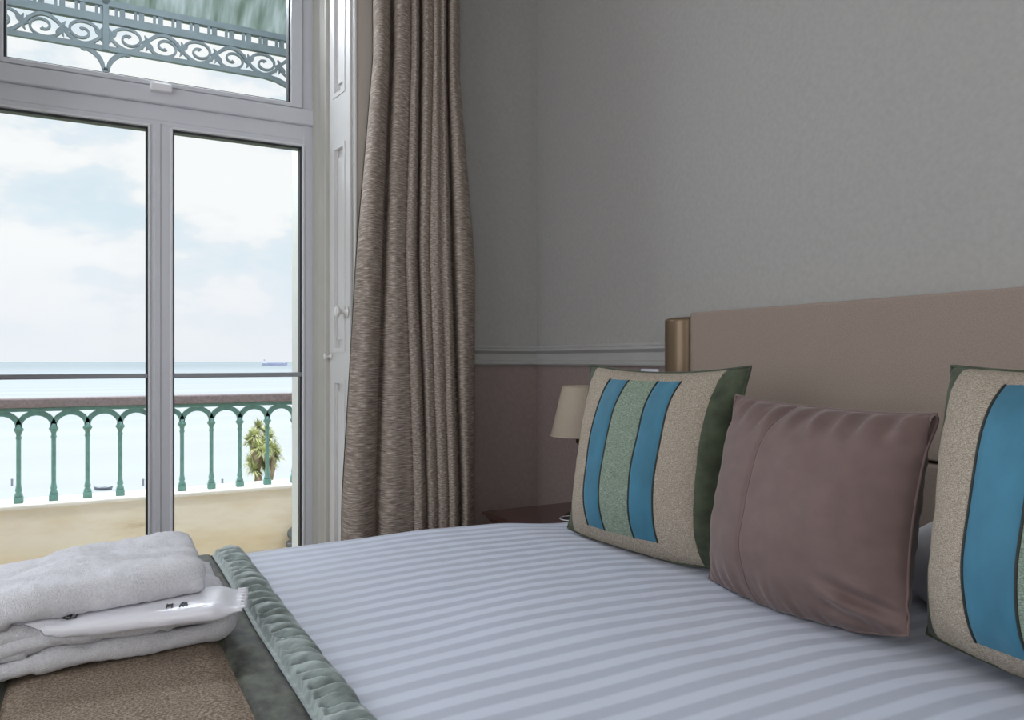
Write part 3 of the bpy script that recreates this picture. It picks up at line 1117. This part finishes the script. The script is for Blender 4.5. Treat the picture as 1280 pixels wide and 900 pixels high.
# white bed pillows lying behind
def pillow(label, yc, seed):
    r = thing('bed_pillow', label, 'pillow', (1.452, yc, BZ - .006), 'white pillows against the headboard')
    bm = bmesh.new()
    def f(s, t, sd):
        p_ = cush_pt(s, t, .70, .19, .27, sd, .03, seed, 1.2)
        return Vector((p_.y - .095, p_.x, p_.z * 1.0 + .065))
    grid(bm, 40, 26, lambda i, j: f(-1 + 2 * i, -1 + 2 * j, 1))
    grid(bm, 40, 26, lambda i, j: f(1 - 2 * i, -1 + 2 * j, -1))
    bmesh.ops.remove_doubles(bm, verts=bm.verts[:], dist=1e-5)
    obj('pillow_case', bm, M['sheet'], r, True, local=True)
    bm = tube(bmesh.new(), [f(-1, -1 + 2 * k / 30, 1) for k in range(31)], .002, 6)
    obj('hem_seam', bm, M['sheet'], r, True, local=True)
    return r
pl1 = pillow('white pillow lying behind the mauve cushion and its striped neighbour at the picture edge', .64, 31)
pl2 = pillow('white pillow lying behind the striped cushion near the lamp', 1.40, 37)
for q in (c1, c2, mv, pl1, pl2):
    rest(q, [dv])

# ------------------------------------------------------------------ nightstand and lamp
NX0, NX1, NY0, NY1, NZ = 1.205, 1.655, 1.99, 2.435, .485
ns = thing('nightstand', 'dark mahogany nightstand with moulded top between bed and curtain', 'nightstand', ((NX0 + NX1) / 2, (NY0 + NY1) / 2, 0))
bm = bmesh.new()
lay = [(.0, .485), (.004, .479), (.006, .472), (.003, .466), (.012, .461), (.022, .452), (.026, .444)]
lay = [(0.006, .486), (.001, .484), (0, .479), (.003, .473), (.010, .470), (.012, .464), (.020, .457), (.024, .447)]
rings = []
for d, z in lay:
    rings.append([bm.verts.new(v) for v in ((NX0 + d, NY0 + d, z), (NX1, NY0 + d, z), (NX1, NY1 - d, z), (NX0 + d, NY1 - d, z))])
for a, b in zip(rings, rings[1:]):
    for k in range(4):
        bm.faces.new((a[k], a[(k + 1) % 4], b[(k + 1) % 4], b[k]))
bm.faces.new(rings[0])
bm.faces.new(rings[-1][::-1])
obj('table_top', bm, M['mahog'], ns)
obj('carcass', B(NX0 + .035, NX1 - .005, NY0 + .03, NY1 - .03, .10, .447, bev=.003), M['mahog'], ns)
obj('plinth', B(NX0 + .025, NX1 - .003, NY0 + .022, NY1 - .022, 0, .10, bev=.006), M['mahog'], ns)
dr = obj('drawer', B(NX0 + .018, NX0 + .036, NY0 + .05, NY1 - .05, .29, .425, bev=.005), M['mahog'], ns)
obj('knob', lathe(bmesh.new(), [(.006, 0), (.006, -.012), (.014, -.018), (.012, -.026)], (NX0 + .018, (NY0 + NY1) / 2, .36), 14, 'x'), M['brass'], dr, True)
obj('door', B(NX0 + .018, NX0 + .036, NY0 + .05, NY1 - .05, .115, .28, bev=.005), M['mahog'], ns)

LX, LY = 1.449, 2.18
lp = thing('table_lamp', 'small table lamp with tapered ivory shade on the nightstand', 'lamp', (LX, LY, NZ))
bz = .486
obj('lamp_base', lathe(bmesh.new(), [(.055, bz), (.056, bz + .006), (.045, bz + .012), (.02, bz + .018), (.012, bz + .03)], (LX, LY, 0), 28), M['brass'], lp, True)
obj('stem', lathe(bmesh.new(), [(.008, bz + .028), (.007, .62), (.011, .63), (.011, .64), (.006, .65), (.006, .735), (.013, .74), (.013, .79)], (LX, LY, 0), 18), M['brass'], lp, True)
bm = bmesh.new()
rings = []
for r, z in ((.0965, H - .258), (.0975, H - .256), (.0585, H - .090), (.0575, H - .088), (.0555, H - .090), (.0945, H - .255)):
    rings.append([bm.verts.new((LX + r * math.cos(2 * PI * k / 40), LY + r * math.sin(2 * PI * k / 40), z)) for k in range(40)])
for a, b in zip(rings, rings[1:] + rings[:1]):
    for k in range(40):
        bm.faces.new((a[k], a[(k + 1) % 40], b[(k + 1) % 40], b[k]))
shd = obj('lamp_shade', bm, M['shade'], lp, True)
for r, z in ((.0972, H - .256), (.0582, H - .089)):
    bm = tube(bmesh.new(), [(LX + r * math.cos(2 * PI * k / 40), LY + r * math.sin(2 * PI * k / 40), z) for k in range(41)], .002, 6, False)
    obj('shade_trim', bm, M['shade'], shd, True)
bm = bmesh.new()
for k in range(3):
    a = 2 * PI * k / 3
    tube(bm, [(LX, LY, .79), (LX + .058 * math.cos(a), LY + .058 * math.sin(a), H - .091)], .0015, 6)
obj('shade_carrier', bm, M['brass'], lp, True)
# dark glossy thing on the nightstand: shallow tray with a rim
td = thing('trinket_dish', 'small dark glossy dish at the foot of the table lamp', 'dish', (1.37, 2.11, .486))
obj('dish_bowl', lathe(bmesh.new(), [(.018, .486), (.022, .490), (.036, .500), (.038, .503), (.035, .503), (.020, .493), (.004, .492)], (1.37, 2.11, 0), 26), M['gasket'], td, True)
obj('dish_rim', tube(bmesh.new(), [(1.37 + .037 * math.cos(2 * PI * k / 30), 2.11 + .037 * math.sin(2 * PI * k / 30), .503) for k in range(31)], .0018, 6, False), M['knob'], td, True)

# white switch plate under the dado
sk = thing('switch_plate', 'white square switch plate on the mauve wall under the dado rail', 'switch', (XR, 2.06, .955))
obj('plate', B(XR - .010, XR, 2.013, 2.105, .905, .990, bev=.003), M['plate'], sk)
obj('rocker', B(XR - .015, XR - .009, 2.045, 2.072, .928, .966, bev=.003), M['plate'], sk)

# ------------------------------------------------------------------ balcony
YP = 4.5
struct('floor_balcony', B(-2.6, 2.4, 3.20, YP + .2, -.14, -.045), M['tile'])
struct('door_sill', B(-.36, .80, 3.27, 3.62, -.044, -.005, bev=.006), M['jamb'])
bm = bmesh.new()
box(bm, .799, .8005, 3.272, 3.572, -.04, 2.86)
box(bm, XM - .5785, XM - .577, 3.272, 3.572, -.04, 2.86)
struct('trim_6', bm, M['jamb'])
ZPW = H - .713
struct('wall_balcony', B(-2.6, 2.4, YP - .05, YP + .16, -.05, ZPW - .02), M['parapet'])
struct('wall_balcony_coping', B(-2.6, 2.4, YP - .065, YP + .18, ZPW - .02, ZPW + .002, bev=.006), M['coping'])

bl = thing('balustrade', 'green cast iron arcaded balustrade with brown handrail on the balcony wall', 'balustrade', (.4, YP + .03, ZPW))
yb0 = YP + .03
z_r0, z_r1 = H - .238, H - .190
obj('handrail', B(-1.3, 1.9, yb0 - .04, yb0 + .04, z_r0, z_r1, bev=.010, seg=3), M['handrail'], bl)
obj('under_rail', B(-1.3, 1.9, yb0 - .018, yb0 + .018, z_r0 - .020, z_r0, bev=.004), M['green'], bl)
z0 = ZPW + .002
k0 = None
for k in range(-4, 13):
    cx = -.328 + .15 * k + .002
    bm = bmesh.new()
    box(bm, cx - .021, cx + .021, yb0 - .021, yb0 + .021, z0, z0 + .030, .004)
    lathe(bm, [(.019, z0 + .03), (.017, z0 + .045), (.012, z0 + .052), (.0155, z0 + .062), (.0135, z0 + .072), (.0105, z0 + .09), (.0105, H - .395), (.014, H - .388), (.0105, H - .380), (.0115, H - .368), (.016, H - .358), (.0215, H - .350), (.0215, H - .344), (.015, H - .336), (.014, H - .322)], (cx, yb0, 0), 16)
    o = obj('baluster', bm, M['green'], bl)
    for f in o.data.polygons:
        f.use_smooth = len(f.vertices) == 4 and f.area < .0004
    bm = bmesh.new()
    pts = []
    r = .0655
    mx_ = cx + .075
    for q in range(21):
        a = PI * q / 20
        pts.append((mx_ + .075 * math.cos(a) * (r / .0655), H - .336 + .0705 * math.sin(a)))
    flatbar(bm, pts, [.026] * 21, yb0 - .011, yb0 + .011)
    obj('arch', bm, M['green'], bl)

pp = thing('drain_outlet', 'short grey drain pipe stub at the foot of the cream balcony wall', 'pipe', (.985, YP - .09, -.045))
obj('pipe_bend', tube(bmesh.new(), [(1.005, YP - .05, .035), (1.0, YP - .085, .03), (.995, YP - .10, 0), (.995, YP - .105, -.045)], [.035, .037, .037, .038], 16), M['pipe'], pp, True)
obj('collar', lathe(bmesh.new(), [(.043, -.03), (.043, -.005)], (.995, YP - .104, 0), 18), M['pipe'], pp, True)

# veranda roof and its ironwork valance
YV = YP
va = thing('veranda_valance', 'blue grey cast iron valance of leafy scrolls hanging under the veranda roof', 'valance', (.056, YV, H + 1.6))
y0, y1 = YV - .009, YV + .009
VX0, VX1 = -1.35, 1.42
obj('bottom_rail', flatbar(bmesh.new(), [(VX0, H + 1.611), (.85, H + 1.611), (.92, H + 1.600), (.99, H + 1.574), (1.06, H + 1.53)], .026, y0 - .004, y1 + .004), M['iron'], va)
obj('upper_rail', B(VX0, VX1, y0 - .006, y1 + .006, H + 1.742, H + 1.785, bev=.003), M['iron'], va)
x = VX0
while x < VX1 - .1:
    obj('dentil_bar', B(x, x + .014, y0, y1, H + 1.78, H + 1.835), M['iron'], va)
    obj('dentil_bar', B(x + .023, x + .048, y0, y1, H + 1.78, H + 1.835), M['iron'], va)
    x += .0905
obj('fascia', B(VX0, VX1, y0 - .008, y1 + .012, H + 1.828, H + 1.862, bev=.002), M['iron'], va)
XPOST = .057
obj('post', B(XPOST - .015, XPOST + .015, y0 - .010, y1 + .010, H + 1.60, H + 1.862, bev=.003), M['iron'], va)
obj('support_post', lathe(bmesh.new(), [(.034, -.045), (.034, .05), (.026, .08), (.024, H + 1.40), (.034, H + 1.43), (.028, H + 1.47), (.028, H + 1.86)], (1.12, YV - .115, 0), 20), M['iron'], va, True)
obj('post_arm', B(1.105, 1.135, YV - .115, YV, H + 1.79, H + 1.82), M['iron'], va)
# pendant brackets below the post
bm = bmesh.new()
for sg in (-1, 1):
    pts, ws = [], []
    for q in range(17):
        t = q / 16
        a = PI / 2 * t
        pts.append((XPOST + sg * (.010 + .105 * (1 - math.sin(a))), H + 1.602 - .105 * (1 - math.cos(a))))
        ws.append(.016 + .006 * math.sin(PI * t) + (.012 if q in (1, 2) else 0))
    flatbar(bm, pts, ws, y0, y1)
box(bm, XPOST - .013, XPOST + .013, y0, y1, H + 1.44, H + 1.515, .004)
lathe(bm, [(.004, H + 1.415), (.014, H + 1.43), (.008, H + 1.445)], (XPOST, YV, 0), 12)
obj('pendant_bracket', bm, M['iron'], va)

def scroll(cx, cz, sg, mir):
    """Half a wave of running scroll: the stem, a spiral curled inside it and leaf tufts at the joint."""
    bm = bmesh.new()
    HW = .086
    zt, zb = H + 1.741, H + 1.612
    def P(a, b):
        return (cx + mir * a, min(zt, max(zb, cz + sg * b)))
    stem, ws = [], []
    for q in range(19):
        t = q / 18
        stem.append(P(-HW + 2 * HW * t, -.058 * math.sin(PI * t) ** .9))
        ws.append(.013 + .006 * math.sin(PI * t))
    flatbar(bm, stem, ws, y0, y1)
    pts, ws = [], []
    for q in range(41):
        t = q / 40
        a = R(205 - 500 * t)
        r = .060 * (1 - t) ** .9 + .012
        pts.append(P(.004 + r * math.cos(a) * (1.18 - .18 * t), .004 + .86 * r * math.sin(a)))
        ws.append(.013 - .003 * t + .009 * math.exp(-((t - 1) / .06) ** 2))
    flatbar(bm, pts, ws, y0 + .0005, y1 - .0005)
    for (a, b, ang, ln) in ((-.080, .0, 100, .042), (-.086, -.006, 165, .030), (-.078, .004, 40, .034), (-.082, -.004, 250, .036), (.062, -.030, 75, .030)):
        e = (a + ln * math.cos(R(ang)), b + ln * math.sin(R(ang)))
        flatbar(bm, [P(a, b), P((a + e[0]) / 2 + .004, (b + e[1]) / 2), P(*e)], [.022, .015, .003], y0 + .001, y1 - .001)
    return obj('scroll', bm, M['iron'], va)
for mir in (-1, 1):
    for k in range(7):
        cx = XPOST + mir * (.103 + .172 * k)
        if VX0 + .05 < cx < 1.05:
            scroll(cx, H + 1.677, (-1) ** k, mir)

rf = thing('veranda_roof', 'grey green translucent veranda roof sloping out over the balcony', 'roof', (0, 4.0, H + 1.86))
def rfp(i, j, d):
    x = -2.0 + 4.2 * i
    y = 3.575 + (4.56 - 3.575) * j
    z = H + 2.30 - .43 * j ** 1.5 + .012 * math.sin(x * 2 * PI / .09) + d
    return (x, y, z)
bm = bmesh.new()
grid(bm, 560, 12, lambda i, j: rfp(i, j, 0))
o = obj('roofing_sheet', bm, M['roof'], rf, True)
bm = bmesh.new()
for x in (-1.3, XPOST, 1.3):
    tube(bm, [(x, 3.58 + .95 * q / 8, H + 2.27 - .43 * (q / 8) ** 1.5 - .02) for q in range(9)], .016, 8)
obj('rafter', bm, M['iron'], rf)

# ------------------------------------------------------------------ beyond: garden tree, ground, sea, ship
struct('ground', B(-60, 80, 8, 40, H - 10.5, H - 9.0), M['grass'])
bm = bmesh.new()
vs = [bm.verts.new(v) for v in ((-14000, 40, H - 20), (18000, 40, H - 20), (18000, 9600, H - 20), (-14000, 9600, H - 20))]
bm.faces.new(vs)
struct('sea', bm, M['sea'])

ct_ = thing('cabbage_palm', 'bushy cabbage palm with spiky leaf heads beyond the green balusters', 'palm tree', (5.0, 24.0, H - 9))
rnd = random.Random(5)
bm = bmesh.new()
lf = bmesh.new()
def T_(u, v, Y):
    xr = (u - 640) / 960
    d = Y / (.878 - .4787 * xr)
    return Vector((d * (.4787 + .878 * xr), Y, H + (450 - v) / 960 * d))
b0 = T_(325, 600, 24)
base = Vector((b0.x, 24, H - 9))
fork = T_(322, 590, 24)
fork2 = T_(338, 600, 24)
tube(bm, [base, (base + fork) / 2 + Vector((.08, 0, 0)), fork], [.2, .14, .11], 10)
tube(bm, [base, (base + fork2) / 2 + Vector((.25, .1, 0)), fork2], [.18, .12, .09], 10)
heads = [(317, 545, 23.8, fork), (323, 535, 24.2, fork), (312, 552, 24.3, fork), (336, 548, 24.2, fork2), (342, 562, 24.0, fork2), (331, 566, 23.7, fork2), (319, 570, 24.4, fork), (345, 570, 24.4, fork2), (318, 588, 23.9, fork), (328, 556, 24.1, fork), (322, 560, 23.8, fork), (338, 580, 24.2, fork2), (314, 578, 24.2, fork), (329, 580, 24.3, fork2), (333, 540, 24.4, fork2)]
for (u, v, Y, fk) in heads:
    c = T_(u, v, Y)
    tube(bm, [fk, (fk + c) / 2 + Vector((0, 0, -.04)), c], [.075, .06, .045], 8)
    for q in range(150):
        az = rnd.uniform(0, 2 * PI)
        el = rnd.uniform(-.5, 1.25)
        ln = rnd.uniform(.22, .46)
        d = Vector((math.cos(az) * math.cos(el), math.sin(az) * math.cos(el), math.sin(el)))
        sd = d.cross(Vector((0, 0, 1))).normalized() * .016
        m1 = c + d * ln * .55
        e = c + d * ln + Vector((0, 0, -.22 * ln * math.cos(el)))
        v_ = [lf.verts.new(p_) for p_ in (c - sd, c + sd, m1 + sd, e, m1 - sd)]
        lf.faces.new((v_[0], v_[1], v_[2], v_[4]))
        lf.faces.new((v_[4], v_[2], v_[3]))
obj('trunk', bm, M['trunk'], ct_, True)
obj('leaves', lf, M['leaf'], ct_, recalc=False)

def far(u, d):               # a spot on the sea, d metres ahead of the camera
    xr = (u - 640) / 960
    return Vector((d * (.4787 + .878 * xr), d * (.878 - .4787 * xr), H - 20))
sp_ = far(343, 2740)
ship = thing('cargo_ship', 'distant grey blue cargo ship on the horizon', 'ship', sp_)
ang = math.atan2(-.4787, .878)
def sloc(a, b, c):
    return Vector((a * math.cos(ang) - b * math.sin(ang), a * math.sin(ang) + b * math.cos(ang), c))
def shull():
    bm = bmesh.new()
    sec = [(-46, 0, 9), (-44, 6, 9), (-20, 8, 7.5), (25, 8, 7.5), (38, 5, 9), (47, .4, 11)]
    rings = []
    for a, b, z in sec:
        rings.append([bm.verts.new(sloc(a, -b, z)), bm.verts.new(sloc(a, b, z)), bm.verts.new(sloc(a * .96, b * .8, -1)), bm.verts.new(sloc(a * .96, -b * .8, -1))])
    for a, b in zip(rings, rings[1:]):
        for k in range(4):
            bm.faces.new((a[k], a[(k + 1) % 4], b[(k + 1) % 4], b[k]))
    bm.faces.new(rings[0][::-1])
    bm.faces.new(rings[-1])
    return bm
obj('hull', shull(), M['hull'], ship, local=True)
def sbox(a0, a1, b0, b1, c0, c1):
    bm = B(a0, a1, b0, b1, c0, c1)
    for v in bm.verts:
        v.co = sloc(*v.co)
    return bm
obj('bridge', sbox(-42, -30, -6, 6, 8, 17), M['cabin'], ship, local=True)
obj('funnel', sbox(-38, -34, -2, 2, 17, 22), M['hull'], ship, local=True)
obj('hatch_covers', sbox(-24, 30, -5, 5, 7, 9.6), M['hull'], ship, local=True)
obj('foremast', tube(bmesh.new(), [sloc(36, 0, 8), sloc(36, 0, 20)], .5, 6), M['cabin'], ship, local=True)

bt_ = thing('rowing_boat', 'tiny grey boat on the sea seen just over the balcony wall', 'boat', far(129, 118))
bm = bmesh.new()
rings = []
for k in range(11):
    t = -1 + 2 * k / 10
    w = .55 * max(.03, 1 - t * t)
    rings.append([bm.verts.new(sloc(t * 1.5, -w, .42 + .22 * t * t)), bm.verts.new(sloc(t * 1.5, w, .42 + .22 * t * t)), bm.verts.new(sloc(t * 1.3, 0, -.05))])
for a, b in zip(rings, rings[1:]):
    for k in range(3):
        bm.faces.new((a[k], a[(k + 1) % 3], b[(k + 1) % 3], b[k]))
bm.faces.new(rings[0][::-1])
bm.faces.new(rings[-1])
obj('hull', bm, M['boat'], bt_, local=True)
obj('thwart', sbox(-.2, .2, -.5, .5, .38, .5), M['boat'], bt_, local=True)
for u, lab in ((179, 'small grey post in the sea just left of the door centre stile'), (278, 'small grey post in the sea between green balusters, middle of the right pane'), (15, 'small grey post in the sea beside the leftmost baluster')):
    po = thing('marker_post', lab, 'post', far(u, 122), 'marker posts in the water')
    obj('post_shaft', lathe(bmesh.new(), [(.16, -.3), (.15, .9), (.10, 1.0)], (0, 0, 0), 10), M['boat'], po, local=True)
    obj('post_cap', lathe(bmesh.new(), [(.19, .95), (.19, 1.05), (.05, 1.2)], (0, 0, 0), 10), M['boat'], po, local=True)

# ------------------------------------------------------------------ sky
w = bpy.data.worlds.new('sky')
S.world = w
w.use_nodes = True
nt = w.node_tree
bg = nt.nodes['Background']
tc = N(nt, 'ShaderNodeTexCoord')
sp = N(nt, 'ShaderNodeSeparateXYZ')
L(nt, tc, 'Generated', sp, 0)
mp = N(nt, 'ShaderNodeMapping')
mp.inputs['Scale'].default_value = (5.0, 5.0, 11.0)
mp.inputs['Location'].default_value = (1.3, .4, 2.2)
L(nt, tc, 'Generated', mp, 0)
nz = N(nt, 'ShaderNodeTexNoise', i_Scale=1.0, i_Detail=7.0, i_Roughness=0.52)
L(nt, mp, 0, nz, 'Vector')
rc = ramp(nt, [(0.38, (.74, .85, .93)), (0.455, (.82, .89, .945)), (0.49, (.95, .96, .98)), (0.53, (1.0, 1.0, 1.0))])
L(nt, nz, 'Fac', rc, 'Fac')
rh = ramp(nt, [(0.0, (1, 1, 1)), (0.17, (0, 0, 0))])
L(nt, sp, 'Z', rh, 'Fac')
mx = N(nt, 'ShaderNodeMix', data_type='RGBA')
mx.inputs['B'].default_value = (.89, .905, .955, 1)
L(nt, rh, 'Color', mx, 'Factor')
L(nt, rc, 'Color', mx, 'A')
nt.links.new(mx.outputs['Result'], bg.inputs['Color'])
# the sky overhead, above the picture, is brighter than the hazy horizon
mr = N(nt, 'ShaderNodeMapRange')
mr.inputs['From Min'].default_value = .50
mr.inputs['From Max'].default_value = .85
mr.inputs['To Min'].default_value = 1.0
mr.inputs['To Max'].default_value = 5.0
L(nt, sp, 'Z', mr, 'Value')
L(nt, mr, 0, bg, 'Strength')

# ------------------------------------------------------------------ lights: added fill lamps at unseen openings and under the veranda
def area(name, loc, rot, sx, sy, power, col=(1, 1, 1)):
    l = bpy.data.lights.new(name, 'AREA')
    l.shape = 'RECTANGLE'
    l.size, l.size_y = sx, sy
    l.energy = power
    l.color = col
    o = bpy.data.objects.new(name, l)
    C.objects.link(o)
    o.location = loc
    o.rotation_euler = rot
    return o
area('fill_second_opening', (-1.6, 3.6, 1.35), (R(-90), 0, 0), 1.15, 2.4, 80, (.90, .95, 1.06))  # added fill lamp outside the unseen gap; no second door is built
area('fill_side_opening', (XL - .16, .5, 1.65), (0, R(-90), 0), 1.75, 2.1, 34, (.92, .96, 1.05))  # area lamp added as fill, standing in for daylight from the left
area('fill_back_opening', (-.7, YB - .16, 1.65), (R(90), 0, 0), 1.7, 1.6, 15, (1.0, .98, .94))  # added fill from behind the camera for curtain, frames and towel fronts
area('fill_under_veranda', (.2, 3.72, 2.93), (R(-52), 0, 0), 1.5, .35, 60, (.92, .96, 1.05))  # added panel below the roof, boosting the light through the balcony door

# ------------------------------------------------------------------ camera
cam = bpy.data.cameras.new('camera')
cam.sensor_width = 36
cam.lens = 960 / 1280 * 36
cam.clip_end = 30000
cam.clip_start = .05
co = bpy.data.objects.new('camera', cam)
C.objects.link(co)
co.location = (0, 0, H)
co.rotation_euler = (R(90), 0, R(-28.6))
S.camera = co
vs_ = S.view_settings
S.display_settings.display_device = 'sRGB'
vs_.view_transform = 'Standard'
vs_.look = 'None'
vs_.exposure = 0
vs_.gamma = 1
vs_.use_curve_mapping = False
